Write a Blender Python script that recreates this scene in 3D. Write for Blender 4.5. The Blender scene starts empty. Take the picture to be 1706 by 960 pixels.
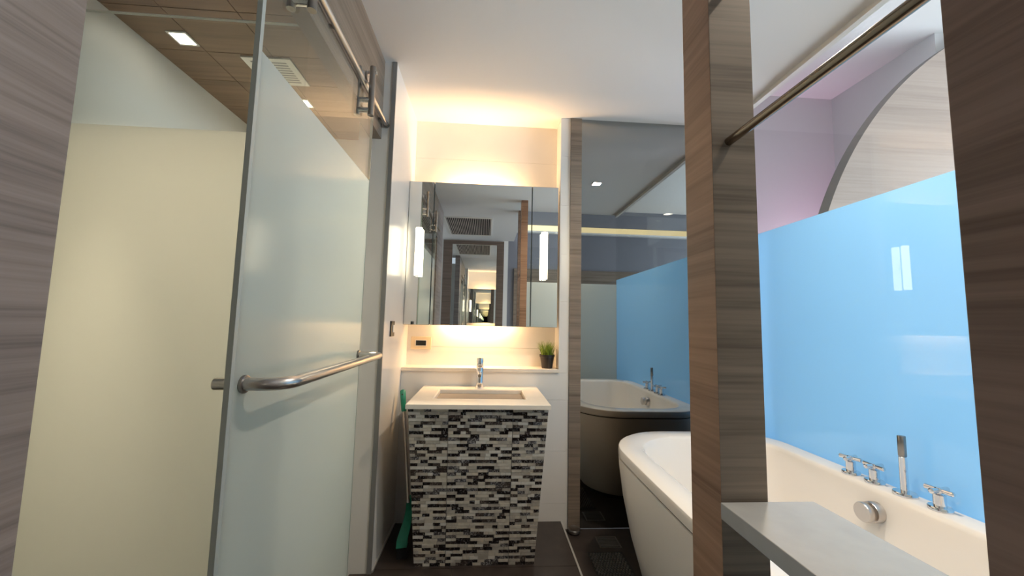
import bpy, bmesh, math, random
from mathutils import Matrix, Vector

random.seed(7)
sc = bpy.context.scene
COL = sc.collection

# ------------------------------------------------------------------ camera
F_PX, YAW, PITCH, ROLL, CAM_H = 640.0, math.radians(3.711), math.radians(5.205), math.radians(1.2536), 1.25
cam_d = bpy.data.cameras.new('camera')
cam_d.sensor_fit = 'HORIZONTAL'
cam_d.sensor_width = 36.0
cam_d.lens = 36.0 * F_PX / 1706.0
cam_d.clip_start = 0.01
cam = bpy.data.objects.new('camera', cam_d)
COL.objects.link(cam)
fwd = Vector((math.sin(YAW) * math.cos(PITCH), math.cos(YAW) * math.cos(PITCH), math.sin(PITCH)))
rgt0 = Vector((math.cos(YAW), -math.sin(YAW), 0))
up0 = rgt0.cross(fwd)
rgt = rgt0 * math.cos(ROLL) + up0 * math.sin(ROLL)
up = -rgt0 * math.sin(ROLL) + up0 * math.cos(ROLL)
cam.matrix_world = Matrix(((rgt.x, up.x, -fwd.x, 0), (rgt.y, up.y, -fwd.y, 0), (rgt.z, up.z, -fwd.z, CAM_H), (0, 0, 0, 1)))
sc.camera = cam

# ------------------------------------------------------------------ world, colour management
world = bpy.data.worlds.new('world')
sc.world = world
world.use_nodes = True
world.node_tree.nodes['Background'].inputs[0].default_value = (0.75, 0.85, 1.0, 1)
world.node_tree.nodes['Background'].inputs[1].default_value = 0.6
vs = sc.view_settings
vs.view_transform = 'Standard'
vs.look = 'None'
vs.exposure = 0.35
vs.gamma = 1.0
vs.use_curve_mapping = False
cy = sc.cycles
cy.use_denoising = True
cy.max_bounces = 18
cy.diffuse_bounces = 6
cy.glossy_bounces = 14
cy.transmission_bounces = 12
cy.transparent_max_bounces = 24
cy.sample_clamp_indirect = 6.0
cy.caustics_reflective = False
cy.caustics_refractive = False


def area(name, loc, direction, sx, sy, power, color, spread=180):
    d = bpy.data.lights.new(name, 'AREA')
    d.shape = 'RECTANGLE'
    d.size, d.size_y = sx, sy
    d.energy = power
    d.color = color
    d.spread = math.radians(spread)
    o = bpy.data.objects.new(name, d)
    COL.objects.link(o)
    o.location = loc
    o.rotation_euler = Vector(direction).to_track_quat('-Z', 'Y').to_euler()
    return o


WARM = (1.0, 0.61, 0.29)
SOFTWARM = (1.0, 0.85, 0.67)
CUBWARM = (1.0, 0.85, 0.62)
DAY = (0.80, 0.90, 1.0)
# daylight arriving through the bedroom window, beyond the tub glass
area('daylight_bedroom_window', (4.70, 0.30, 1.60), (-1, 0, 0), 3.2, 2.3, 165, DAY)
# hidden strips behind the mirror cabinet
area('niche_strip_light_up', (-0.06, 2.640, 2.085), (0, 0, 1), 0.44, 0.05, 7.5, WARM)
area('niche_strip_light_down', (-0.06, 2.640, 1.285), (0, 0, -1), 0.44, 0.05, 4.6, WARM)

# ------------------------------------------------------------------ main dimensions
W = 2.541          # plane of the vanity wall
CEIL = 2.683
XL = -0.535        # short white wall left of the vanity
XB = 1.660         # glass between tub and bedroom
BCEIL = 3.3        # bedroom ceiling

# ------------------------------------------------------------------ materials


def nmat(name):
    m = bpy.data.materials.new(name)
    m.use_nodes = True
    nt = m.node_tree
    nt.nodes.clear()
    out = nt.nodes.new('ShaderNodeOutputMaterial')
    return m, nt, out


def N(nt, t, **kw):
    n = nt.nodes.new(t)
    for k, v in kw.items():
        if hasattr(n, k):
            setattr(n, k, v)
        else:
            n.inputs[k].default_value = v
    return n


def principled(name, col, rough=0.5, metal=0.0, spec=0.5, coat=0.0, coat_rough=0.05, noise=None, bump=0.0, emit=None, emit_s=0):
    m, nt, out = nmat(name)
    p = N(nt, 'ShaderNodeBsdfPrincipled')
    p.inputs['Base Color'].default_value = (*col, 1)
    p.inputs['Roughness'].default_value = rough
    p.inputs['Metallic'].default_value = metal
    p.inputs['Specular IOR Level'].default_value = spec
    p.inputs['Coat Weight'].default_value = coat
    p.inputs['Coat Roughness'].default_value = coat_rough
    if emit:
        p.inputs['Emission Color'].default_value = (*emit, 1)
        p.inputs['Emission Strength'].default_value = emit_s
    if noise:
        scale, amt = noise
        g = N(nt, 'ShaderNodeNewGeometry')
        nz = N(nt, 'ShaderNodeTexNoise')
        nz.inputs['Scale'].default_value = scale
        nz.inputs['Detail'].default_value = 5
        nt.links.new(g.outputs['Position'], nz.inputs['Vector'])
        r = N(nt, 'ShaderNodeValToRGB')
        r.color_ramp.elements[0].position = 0.3
        r.color_ramp.elements[1].position = 0.7
        r.color_ramp.elements[0].color = (*[c * (1 - amt) for c in col], 1)
        r.color_ramp.elements[1].color = (*[min(1, c * (1 + amt)) for c in col], 1)
        nt.links.new(nz.outputs['Fac'], r.inputs['Fac'])
        nt.links.new(r.outputs['Color'], p.inputs['Base Color'])
        if bump:
            b = N(nt, 'ShaderNodeBump')
            b.inputs['Strength'].default_value = bump
            b.inputs['Distance'].default_value = 0.002
            nt.links.new(nz.outputs['Fac'], b.inputs['Height'])
            nt.links.new(b.outputs['Normal'], p.inputs['Normal'])
    nt.links.new(p.outputs['BSDF'], out.inputs['Surface'])
    return m


def wood(name, dark, light, rough=0.42, offs=0.0, along=(0.55, 0.55, 1.0)):
    """Straight horizontal laminate grain: noise squeezed in z."""
    m, nt, out = nmat(name)
    g = N(nt, 'ShaderNodeNewGeometry')
    mp = N(nt, 'ShaderNodeMapping')
    mp.inputs['Location'].default_value = (offs, offs * 2, offs * 3)
    mp.inputs['Scale'].default_value = (along[0] * 1.6, along[1] * 1.6, 26 * along[2])
    nt.links.new(g.outputs['Position'], mp.inputs['Vector'])
    n1 = N(nt, 'ShaderNodeTexNoise')
    n1.inputs['Scale'].default_value = 1.0
    n1.inputs['Detail'].default_value = 6
    n1.inputs['Roughness'].default_value = 0.62
    n1.inputs['Distortion'].default_value = 0.5
    nt.links.new(mp.outputs['Vector'], n1.inputs['Vector'])
    mp2 = N(nt, 'ShaderNodeMapping')
    mp2.inputs['Location'].default_value = (offs * 5, offs, offs)
    mp2.inputs['Scale'].default_value = (along[0] * 5, along[1] * 5, 150 * along[2])
    nt.links.new(g.outputs['Position'], mp2.inputs['Vector'])
    n2 = N(nt, 'ShaderNodeTexNoise')
    n2.inputs['Scale'].default_value = 1.0
    n2.inputs['Detail'].default_value = 4
    nt.links.new(mp2.outputs['Vector'], n2.inputs['Vector'])
    mx = N(nt, 'ShaderNodeMath', operation='MULTIPLY_ADD')
    mx.inputs[1].default_value = 0.35
    nt.links.new(n2.outputs['Fac'], mx.inputs[0])
    ad = N(nt, 'ShaderNodeMath', operation='MULTIPLY')
    ad.inputs[1].default_value = 0.72
    nt.links.new(n1.outputs['Fac'], ad.inputs[0])
    nt.links.new(ad.outputs[0], mx.inputs[2])
    r = N(nt, 'ShaderNodeValToRGB')
    e = r.color_ramp.elements
    e[0].position, e[0].color = 0.36, (*dark, 1)
    e[1].position, e[1].color = 0.68, (*light, 1)
    mid = e.new(0.50)
    mid.color = (*[0.45 * a + 0.55 * b for a, b in zip(dark, light)], 1)
    nt.links.new(mx.outputs[0], r.inputs['Fac'])
    p = N(nt, 'ShaderNodeBsdfPrincipled')
    p.inputs['Roughness'].default_value = rough
    p.inputs['Specular IOR Level'].default_value = 0.35
    nt.links.new(r.outputs['Color'], p.inputs['Base Color'])
    b = N(nt, 'ShaderNodeBump')
    b.inputs['Strength'].default_value = 0.15
    b.inputs['Distance'].default_value = 0.001
    nt.links.new(mx.outputs[0], b.inputs['Height'])
    nt.links.new(b.outputs['Normal'], p.inputs['Normal'])
    nt.links.new(p.outputs['BSDF'], out.inputs['Surface'])
    return m


def schlick(nt, ior, gain):
    """Fresnel reflectance of a thin pane, the same from both of its faces."""
    f0 = ((ior - 1) / (ior + 1)) ** 2
    lw = N(nt, 'ShaderNodeLayerWeight')
    lw.inputs['Blend'].default_value = 0.5
    pw = N(nt, 'ShaderNodeMath', operation='POWER')
    pw.inputs[1].default_value = 5.0
    nt.links.new(lw.outputs['Facing'], pw.inputs[0])
    ma = N(nt, 'ShaderNodeMath', operation='MULTIPLY_ADD')
    ma.inputs[1].default_value = (1 - f0) * gain
    ma.inputs[2].default_value = f0 * gain
    nt.links.new(pw.outputs[0], ma.inputs[0])
    return ma.outputs[0]


def clear_glass(name, tint=(0.965, 0.985, 0.975), ior=1.45):
    m, nt, out = nmat(name)
    t = N(nt, 'ShaderNodeBsdfTransparent')
    t.inputs[0].default_value = (*tint, 1)
    g = N(nt, 'ShaderNodeBsdfGlossy')
    g.inputs['Roughness'].default_value = 0.0
    mx = N(nt, 'ShaderNodeMixShader')
    nt.links.new(schlick(nt, ior, 1.0), mx.inputs[0])
    nt.links.new(t.outputs[0], mx.inputs[1])
    nt.links.new(g.outputs[0], mx.inputs[2])
    nt.links.new(mx.outputs[0], out.inputs['Surface'])
    return m


def frosted(name, trans, diff, k=0.6, rough=0.08, ior=1.45, gloss=1.0):
    """Sandblasted pane: part of the light is scattered through, part back, polished front sheen."""
    m, nt, out = nmat(name)
    t = N(nt, 'ShaderNodeBsdfTranslucent')
    t.inputs[0].default_value = (*trans, 1)
    d = N(nt, 'ShaderNodeBsdfDiffuse')
    d.inputs[0].default_value = (*diff, 1)
    a = N(nt, 'ShaderNodeMixShader')
    a.inputs[0].default_value = k
    nt.links.new(d.outputs[0], a.inputs[1])
    nt.links.new(t.outputs[0], a.inputs[2])
    g = N(nt, 'ShaderNodeBsdfGlossy')
    g.inputs['Roughness'].default_value = rough
    b = N(nt, 'ShaderNodeMixShader')
    gm = N(nt, 'ShaderNodeNewGeometry')      # only the polished outer faces shine
    inv = N(nt, 'ShaderNodeMath', operation='SUBTRACT')
    inv.inputs[0].default_value = 1.0
    nt.links.new(gm.outputs['Backfacing'], inv.inputs[1])
    fm = N(nt, 'ShaderNodeMath', operation='MULTIPLY')
    nt.links.new(schlick(nt, ior, gloss), fm.inputs[0])
    nt.links.new(inv.outputs[0], fm.inputs[1])
    nt.links.new(fm.outputs[0], b.inputs[0])
    nt.links.new(a.outputs[0], b.inputs[1])
    nt.links.new(g.outputs[0], b.inputs[2])
    nt.links.new(b.outputs[0], out.inputs['Surface'])
    return m


def mirror_mat(name, col, rough=0.0):
    m, nt, out = nmat(name)
    g = N(nt, 'ShaderNodeBsdfGlossy')
    g.inputs[0].default_value = (*col, 1)
    g.inputs['Roughness'].default_value = rough
    nt.links.new(g.outputs[0], out.inputs['Surface'])
    return m


def emitter(name, col, s):
    m, nt, out = nmat(name)
    e = N(nt, 'ShaderNodeEmission')
    e.inputs[0].default_value = (*col, 1)
    e.inputs[1].default_value = s
    nt.links.new(e.outputs[0], out.inputs['Surface'])
    return m


def marble(name, base, vein, lo=0.52, hi=0.60, scale=60, rough=0.3):
    m, nt, out = nmat(name)
    g = N(nt, 'ShaderNodeNewGeometry')
    n = N(nt, 'ShaderNodeTexNoise')
    n.inputs['Scale'].default_value = scale
    n.inputs['Detail'].default_value = 6
    n.inputs['Distortion'].default_value = 1.6
    nt.links.new(g.outputs['Position'], n.inputs['Vector'])
    r = N(nt, 'ShaderNodeValToRGB')
    e = r.color_ramp.elements
    e[0].position, e[0].color = lo, (*base, 1)
    e[1].position, e[1].color = hi, (*vein, 1)
    nt.links.new(n.outputs['Fac'], r.inputs['Fac'])
    p = N(nt, 'ShaderNodeBsdfPrincipled')
    p.inputs['Roughness'].default_value = rough
    nt.links.new(r.outputs['Color'], p.inputs['Base Color'])
    nt.links.new(p.outputs['BSDF'], out.inputs['Surface'])
    return m


M = {}
M['white'] = principled('white_paint', (0.78, 0.77, 0.75), 0.75, spec=0.25)
M['ceiling'] = principled('ceiling_paint', (0.80, 0.785, 0.77), 0.85, spec=0.2)
M['tile_white'] = principled('white_wall_tile', (0.76, 0.745, 0.72), 0.28, spec=0.4, noise=(3.0, 0.03))
M['joint'] = principled('tile_joint', (0.55, 0.53, 0.50), 0.9)
M['satin'] = principled('satin_wall_panel', (0.72, 0.73, 0.72), 0.42, spec=0.5)
M['wood'] = wood('grey_brown_laminate', (0.115, 0.088, 0.066), (0.275, 0.218, 0.170))
M['wood_dark'] = wood('dark_laminate', (0.135, 0.083, 0.062), (0.29, 0.195, 0.152), offs=3.1)
M['wood_frame'] = wood('dark_frame_wood', (0.085, 0.060, 0.046), (0.17, 0.125, 0.10), offs=8.1)
M['wood_grey'] = wood('grey_laminate', (0.125, 0.104, 0.096), (0.32, 0.275, 0.258), offs=1.7)
M['wood_warm_lit'] = wood('warm_lit_laminate', (0.225, 0.122, 0.075), (0.45, 0.275, 0.180), offs=4.3)  # post laminate with the warm light on its side put into the colour
M['wood_light'] = wood('pale_oak_laminate', (0.33, 0.255, 0.215), (0.44, 0.35, 0.30), offs=2.2, along=(0.35, 0.35, 0.6))
M['wood_ceiling'] = wood('brown_ceiling_board', (0.16, 0.105, 0.070), (0.27, 0.185, 0.125), offs=6.0, along=(0.5, 12, 0.05))
M['wood_edge'] = principled('grey_panel_edge', (0.22, 0.20, 0.185), 0.6)
M['floor_tile'] = principled('dark_floor_tile', (0.040, 0.030, 0.026), 0.30, spec=0.45, noise=(14, 0.25), bump=0.05)
M['grout'] = principled('pale_grout', (0.30, 0.27, 0.24), 0.9)
M['floor_plain'] = principled('bedroom_floor', (0.16, 0.12, 0.09), 0.5, noise=(4, 0.2))
M['trim'] = principled('aluminium_trim', (0.62, 0.60, 0.57), 0.35, metal=0.6)
M['metal_edge'] = principled('grey_metal_corner', (0.30, 0.30, 0.30), 0.4, metal=0.5)
M['drain_dark'] = principled('dark_grey_rubber', (0.085, 0.078, 0.07), 0.45)
M['steel'] = principled('brushed_steel', (0.62, 0.58, 0.55), 0.28, metal=1.0)
M['steel_dark'] = principled('dark_steel', (0.34, 0.32, 0.30), 0.3, metal=1.0)
M['chrome'] = principled('chrome', (0.80, 0.80, 0.82), 0.08, metal=1.0)
M['bronze'] = principled('bronze_rail', (0.33, 0.26, 0.20), 0.22, metal=1.0)
M['mirror'] = mirror_mat('silver_mirror', (0.86, 0.88, 0.86))
M['mirror_dark'] = mirror_mat('smoked_mirror', (0.36, 0.375, 0.375))
M['mirror_edge'] = principled('mirror_edge', (0.10, 0.13, 0.13), 0.3)
M['glass'] = clear_glass('clear_glass')
M['frost'] = frosted('frosted_glass', (0.88, 0.93, 0.90), (0.80, 0.84, 0.82), k=0.58, rough=0.16, gloss=0.9)
M['frost_panel'] = frosted('frosted_screen', (0.92, 0.925, 0.88), (0.78, 0.79, 0.75), k=0.66, rough=0.25, gloss=0.7)
M['frost_blue'] = frosted('blue_frosted_film', (0.52, 0.775, 0.95), (0.36, 0.65, 0.85), k=0.52, rough=0.012, gloss=1.25, ior=1.5)
M['glass_edge'] = principled('green_glass_edge', (0.30, 0.38, 0.35), 0.15)
M['seal'] = principled('grey_door_seal', (0.50, 0.54, 0.51), 0.3)
M['counter'] = principled('cream_stone_counter', (0.80, 0.74, 0.65), 0.28, noise=(20, 0.03))
M['basin'] = principled('cream_basin', (0.72, 0.64, 0.54), 0.25, noise=(20, 0.03))
M['tub'] = principled('white_acrylic', (0.83, 0.795, 0.755), 0.16, spec=0.5, coat=0.3)
M['tub_apron'] = principled('white_acrylic_panel', (0.88, 0.845, 0.81), 0.28, spec=0.45)
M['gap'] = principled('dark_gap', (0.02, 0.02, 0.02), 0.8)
M['shelf'] = principled('pale_grey_stone_shelf', (0.45, 0.45, 0.44), 0.22, noise=(30, 0.04))
M['black'] = principled('black_plastic', (0.012, 0.012, 0.012), 0.35)
M['cream'] = principled('cream_plastic', (0.72, 0.60, 0.42), 0.4)
M['cream_slat'] = principled('pinkish_slat', (0.55, 0.47, 0.42), 0.5)
M['white_plastic'] = principled('white_plastic', (0.8, 0.78, 0.74), 0.35)
M['green'] = principled('green_plastic', (0.010, 0.24, 0.15), 0.35)
M['bristle'] = principled('black_bristle', (0.012, 0.012, 0.014), 0.9)
M['pot'] = principled('black_pot', (0.022, 0.016, 0.013), 0.45)
M['soil'] = principled('soil', (0.03, 0.02, 0.012), 0.95)
M['grass'] = principled('grass_green', (0.20, 0.29, 0.025), 0.5, noise=(90, 0.5))
M['t_cream'] = marble('mosaic_cream', (0.57, 0.515, 0.435), (0.67, 0.615, 0.53), 0.4, 0.65, 25)
M['t_grey'] = marble('mosaic_grey', (0.41, 0.37, 0.32), (0.51, 0.465, 0.405), 0.4, 0.6, 30)
M['t_white'] = marble('mosaic_white', (0.68, 0.65, 0.59), (0.74, 0.70, 0.64), 0.4, 0.6, 30)
M['t_dark'] = marble('mosaic_dark_marble', (0.014, 0.011, 0.012), (0.30, 0.29, 0.29), 0.56, 0.66, 75, 0.2)
M['t_slate'] = marble('mosaic_veined', (0.045, 0.04, 0.045), (0.42, 0.40, 0.39), 0.47, 0.62, 85, 0.25)
M['t_brown'] = marble('mosaic_brown_marble', (0.05, 0.038, 0.034), (0.24, 0.21, 0.19), 0.5, 0.64, 70, 0.25)
M['mortar'] = principled('mosaic_mortar', (0.26, 0.235, 0.21), 0.9)
M['tube'] = emitter('glowing_tube', (1.0, 0.86, 0.60), 8.0)
M['lens'] = emitter('downlight_lens', (1.0, 0.88, 0.70), 14.0)
M['strip'] = emitter('led_strip', (1.0, 0.72, 0.34), 4.0)
M['cove'] = emitter('cove_glow', (1.0, 0.78, 0.42), 1.6)
M['bed_wall'] = principled('grey_bedroom_paint', (0.62, 0.61, 0.62), 0.8, spec=0.2)
M['navy'] = principled('slate_blue_wall', (0.20, 0.205, 0.24), 0.7)

# ------------------------------------------------------------------ helpers


def tag(o, label=None, cat=None, group=None, kind=None):
    if label:
        o['label'] = label
    if cat:
        o['category'] = cat
    if group:
        o['group'] = group
    if kind:
        o['kind'] = kind
    return o


def empty(name, loc=(0, 0, 0), rz=0):
    o = bpy.data.objects.new(name, None)
    o.empty_display_size = 0.05
    COL.objects.link(o)
    o.location = loc
    o.rotation_euler = (0, 0, rz)
    return o


OFF = {}   # object -> world offset of its local origin


def link(name, me, parent=None, loc=None):
    o = bpy.data.objects.new(name, me)
    COL.objects.link(o)
    if parent is not None:
        o.parent = parent
    if loc is not None:
        o.location = loc
    return o


def finish(name, bm, mat, parent=None, origin=(0, 0, 0), smooth=False, bevel=0.0):
    """bm holds world coordinates; origin is the world position of the parent's frame."""
    if bevel:
        bmesh.ops.bevel(bm, geom=list(bm.edges), offset=bevel, segments=2, profile=0.6, affect='EDGES', clamp_overlap=True)
    bmesh.ops.recalc_face_normals(bm, faces=list(bm.faces))
    off = Vector(origin)
    if parent is None:
        # put the object's own origin at the bottom centre
        xs = [v.co.x for v in bm.verts]
        ys = [v.co.y for v in bm.verts]
        zs = [v.co.z for v in bm.verts]
        off = Vector(((min(xs) + max(xs)) / 2, (min(ys) + max(ys)) / 2, min(zs)))
    bmesh.ops.translate(bm, verts=list(bm.verts), vec=-off)
    me = bpy.data.meshes.new(name)
    bm.to_mesh(me)
    bm.free()
    for m in (mat if isinstance(mat, (list, tuple)) else [mat]):
        me.materials.append(M[m] if isinstance(m, str) else m)
    if smooth:
        for p in me.polygons:
            p.use_smooth = True
        me.set_sharp_from_angle(angle=math.radians(40))
    o = link(name, me, parent)
    if parent is None:
        o.location = off
    OFF[o.name] = off
    return o


def bx(bm, x0, x1, y0, y1, z0, z1, mi=0):
    r = bmesh.ops.create_cube(bm, size=1.0)
    vs_ = r['verts']
    for v in vs_:
        v.co = Vector((x0 + (v.co.x + .5) * (x1 - x0), y0 + (v.co.y + .5) * (y1 - y0), z0 + (v.co.z + .5) * (z1 - z0)))
    fs = {f for v in vs_ for f in v.link_faces}
    for f in fs:
        f.material_index = mi
    return vs_


def box(name, b, mat, parent=None, bevel=0.0, origin=None):
    bm = bmesh.new()
    bx(bm, *b)
    og = origin if origin is not None else (OFF.get(parent.name, parent.location) if parent else (0, 0, 0))
    return finish(name, bm, mat, parent, og, bevel=bevel)


def org(parent):
    return OFF.get(parent.name, Vector(parent.location)) if parent else (0, 0, 0)


def cyl(bm, p0, p1, r0, r1=None, seg=24, caps=True, mi=0):
    p0, p1 = Vector(p0), Vector(p1)
    r1 = r0 if r1 is None else r1
    d = p1 - p0
    q = d.to_track_quat('Z', 'Y').to_matrix()
    ra, rb = [], []
    for i in range(seg):
        a = 2 * math.pi * i / seg
        u = Vector((math.cos(a), math.sin(a), 0))
        ra.append(bm.verts.new(p0 + q @ (u * r0)))
        rb.append(bm.verts.new(p1 + q @ (u * r1)))
    for i in range(seg):
        j = (i + 1) % seg
        f = bm.faces.new((ra[i], ra[j], rb[j], rb[i]))
        f.material_index = mi
    if caps:
        bm.faces.new(ra[::-1]).material_index = mi
        bm.faces.new(rb).material_index = mi


def lathe(bm, base, prof, seg=32, axis='Z'):
    """prof: list of (r, h) along +axis from base."""
    base = Vector(base)
    rings = []
    for r, h in prof:
        ring = []
        for i in range(seg):
            a = 2 * math.pi * i / seg
            if axis == 'Z':
                v = Vector((r * math.cos(a), r * math.sin(a), h))
            elif axis == 'X':
                v = Vector((h, r * math.cos(a), r * math.sin(a)))
            else:
                v = Vector((r * math.cos(a), h, r * math.sin(a)))
            ring.append(bm.verts.new(base + v))
        rings.append(ring)
    for A, B in zip(rings, rings[1:]):
        for i in range(seg):
            j = (i + 1) % seg
            bm.faces.new((A[i], A[j], B[j], B[i]))
    bm.faces.new(rings[0][::-1])
    bm.faces.new(rings[-1])


def tube(bm, pts, r, seg=16):
    pts = [Vector(p) for p in pts]
    rings = []
    nrm = None
    for i, p in enumerate(pts):
        t = (pts[min(i + 1, len(pts) - 1)] - pts[max(i - 1, 0)]).normalized()
        if nrm is None:
            nrm = t.orthogonal().normalized()
        nrm = (nrm - t * nrm.dot(t)).normalized()
        b = t.cross(nrm)
        rr = r[i] if isinstance(r, (list, tuple)) else r
        rings.append([bm.verts.new(p + (nrm * math.cos(2 * math.pi * k / seg) + b * math.sin(2 * math.pi * k / seg)) * rr) for k in range(seg)])
    for A, B in zip(rings, rings[1:]):
        for i in range(seg):
            j = (i + 1) % seg
            bm.faces.new((A[i], A[j], B[j], B[i]))
    bm.faces.new(rings[0][::-1])
    bm.faces.new(rings[-1])


def part_cyl(name, parent, p0, p1, r0, mat, r1=None, seg=24):
    bm = bmesh.new()
    cyl(bm, p0, p1, r0, r1, seg)
    return finish(name, bm, mat, parent, org(parent), smooth=True)


def struct(o, label, cat):
    return tag(o, label, cat, kind='structure')


UNIT = {}


def unit_box(mat):
    """shared 1x1x1 box, centred"""
    if mat not in UNIT:
        bm = bmesh.new()
        bmesh.ops.create_cube(bm, size=1.0)
        me = bpy.data.meshes.new('unit_' + mat)
        bm.to_mesh(me)
        bm.free()
        me.materials.append(M[mat])
        UNIT[mat] = me
    return UNIT[mat]


def piece(name, b, mat, parent):
    """box piece sharing mesh data, sized by its object scale (parent unrotated)"""
    o = link(name, unit_box(mat), parent)
    c = Vector(((b[0] + b[1]) / 2, (b[2] + b[3]) / 2, (b[4] + b[5]) / 2)) - Vector(org(parent))
    o.location = c
    o.scale = (abs(b[1] - b[0]), abs(b[3] - b[2]), abs(b[5] - b[4]))
    return o


# ================================================================== SETTING
# ---- floors
bm = bmesh.new()
bx(bm, -0.64, 0.513, 0.45, W, -0.20, -0.006)
bx(bm, -1.15, 0.513, -1.6, 0.45, -0.20, -0.006)
fl = finish('floor', bm, 'grout')
struct(fl, 'dark brown tiled floor under the mosaic vanity', 'floor')
ys = [-1.6, -1.3, -0.7, -0.1, 0.44, 1.1, 1.485, 2.09, W]
for i, (a, b) in enumerate(zip(ys, ys[1:])):
    xs_ = [-0.64, -0.135, 0.508] if i % 2 == 0 else [-0.64, -0.42, 0.18, 0.508]
    if i == len(ys) - 2:
        xs_ = [-0.64, -0.15, 0.508]
    if b < 0.45:
        xs_ = [-1.0] + xs_
    for c, d in zip(xs_, xs_[1:]):
        piece('floor_tile', (c + .0012, d - .0012, a + .0012, b - .0012, -0.02, 0.0), 'floor_tile', fl)
tr = box('trim_1', (0.506, 0.516, 0.25, W, -0.05, 0.003), 'trim')
struct(tr, 'thin pale metal strip edging the raised floor step', 'trim')
wf = box('floor_wet', (0.516, XB, 0.25, W, -0.20, -0.051), 'grout')
struct(wf, 'lower dark tiled floor around the bathtub', 'floor')
for a, b in zip([0.25, 0.85, 1.45, 2.05], [0.85, 1.45, 2.05, W]):
    for c, d in ((0.516, 1.1), (1.1, XB)):
        piece('floor_tile', (c + .001, d - .001, a + .001, b - .001, -0.07, -0.047), 'floor_tile', wf)
bf = box('floor_bedroom', (0.45, 4.9, -1.6, 2.75, -0.20, -0.01), 'floor_plain')
# bedroom floor only where the bath floor is not: carve by building two slabs
bpy.data.objects.remove(bf)
bm = bmesh.new()
bx(bm, XB + .02, 4.9, 0.25, 3.17, -0.2, 0.0)
bx(bm, 0.513, 4.9, -1.6, 0.25, -0.2, 0.0)
struct(finish('floor_bedroom', bm, 'floor_plain'), 'brown bedroom floor beyond the glass', 'floor')
cf = box('floor_cubicle', (-1.52, -0.64, 0.45, 2.66, -0.2, -0.012), 'grout')
struct(cf, 'tiled floor of the glass shower cubicle', 'floor')
for a, b in zip([0.45, 1.05, 1.65, 2.25], [1.05, 1.65, 2.25, 2.66]):
    for c, d in ((-1.52, -1.08), (-1.08, -0.64)):
        piece('floor_tile', (c + .001, d - .001, a + .001, b - .001, -0.03, -0.01), 'floor_tile', cf)

# ---- ceilings
bm = bmesh.new()
bx(bm, -0.64, XB + .02, 0.25, 2.80, CEIL, BCEIL)
bx(bm, -1.15, 0.45, -1.70, 0.25, CEIL, BCEIL)
bx(bm, -1.15, -0.64, 0.25, 0.40, CEIL, BCEIL)
struct(finish('ceiling', bm, 'ceiling'), 'plain white bathroom ceiling warmed by the niche light', 'ceiling')
bm = bmesh.new()
bx(bm, XB - .06, 4.9, 0.25, 3.17, BCEIL, BCEIL + .1)
bx(bm, 0.45, 4.9, -1.7, 0.25, BCEIL, BCEIL + .1)
struct(finish('ceiling_bedroom', bm, 'ceiling'), 'white bedroom ceiling behind the tub glass', 'ceiling')
cc = box('ceiling_cubicle', (-1.52, -0.64, 0.45, 2.66, 2.438, 2.55), 'gap')
struct(cc, 'brown board ceiling of the shower cubicle', 'ceiling')
cyj = [0.45, 0.75, 0.99, 1.23, 1.46, 1.705, 1.92, 2.16, 2.40, 2.66]
for a, b in zip(cyj, cyj[1:]):
    for c, d in ((-1.52, -1.283), (-1.283, -1.0), (-1.0, -0.64)):
        piece('ceiling_board', (c + .0015, d - .0015, a + .0015, b - .0015, 2.43, 2.442), 'wood_ceiling', cc)

# ---- vanity wall: lower wall, pilaster, niche back, with tile courses
wb = box('wall_back', (-0.70, 1.70, 2.70, 2.80, -0.2, CEIL), 'joint')
struct(wb, 'white tiled vanity wall with the lit recess', 'wall')
zc = [-0.05, 0.11, 0.432, 0.755, 0.930]
for a, b in zip(zc, zc[1:]):
    for c, d in ((XL, -0.03), (-0.03, 0.552)):
        piece('wall_tile', (c + .0006, d - .0006, W, 2.70, a + .0006, b - .0006), 'tile_white', wb)
zp = [0.930, 1.077, 1.40, 1.72, 2.06, 2.411, CEIL]
for a, b in zip(zp, zp[1:]):
    piece('pilaster_tile', (0.484, 0.552, W, 2.70, a + .0004, b - .0004), 'tile_white', wb)
    piece('niche_tile', (XL - .02, 0.484, 2.690, 2.702, a + .0006, b - .0006), 'tile_white', wb)
lg = box('niche_ledge', (XL, 0.486, W - .012, 2.690, 0.931, 0.953), 'counter', bevel=0.002)
tag(lg, 'cream stone ledge at the bottom of the lit niche', 'ledge')
ws = box('trim_2', (0.552, 0.628, W - .012, 2.70, -0.047, CEIL), 'wood')
struct(ws, 'narrow vertical wood strip between white pilaster and smoked mirror', 'trim')
dm = box('wall_mirror_panel', (0.628, XB, W, 2.56, -0.045, CEIL), 'mirror_dark')
tag(dm, 'floor-to-ceiling smoked mirror panel behind the bathtub', 'mirror')
# ---- short wall left of the vanity
wl = box('wall_left', (-0.72, XL, 2.06, 2.70, -0.05, CEIL), 'tile_white')
struct(wl, 'short white wall between shower door and vanity', 'wall')
tag(box('corner_trim', (XL - .020, XL + .002, 2.055, 2.064, 0.0, CEIL), 'metal_edge', wl), 'grey metal corner edge')
struct(box('trim_3', (XL, XL + .008, 2.066, W, 0.0, 0.012), 'trim'), 'thin pale sealant line along the foot of the short white wall', 'trim')
# ---- cubicle shell
struct(box('wall_cubicle_left', (-1.60, -1.50, 0.40, 2.75, -0.2, 2.55), 'satin'), 'satin white side wall inside the shower cubicle', 'wall')
struct(box('wall_cubicle_back', (-1.52, -0.70, 2.50, 2.66, -0.2, 2.55), 'satin'), 'white end wall inside the shower cubicle', 'wall')
struct(box('wall_cubicle_front', (-1.52, -0.70, 0.40, 0.50, -0.2, 2.55), 'satin'), 'white wall of the cubicle beside the entry', 'wall')
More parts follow.
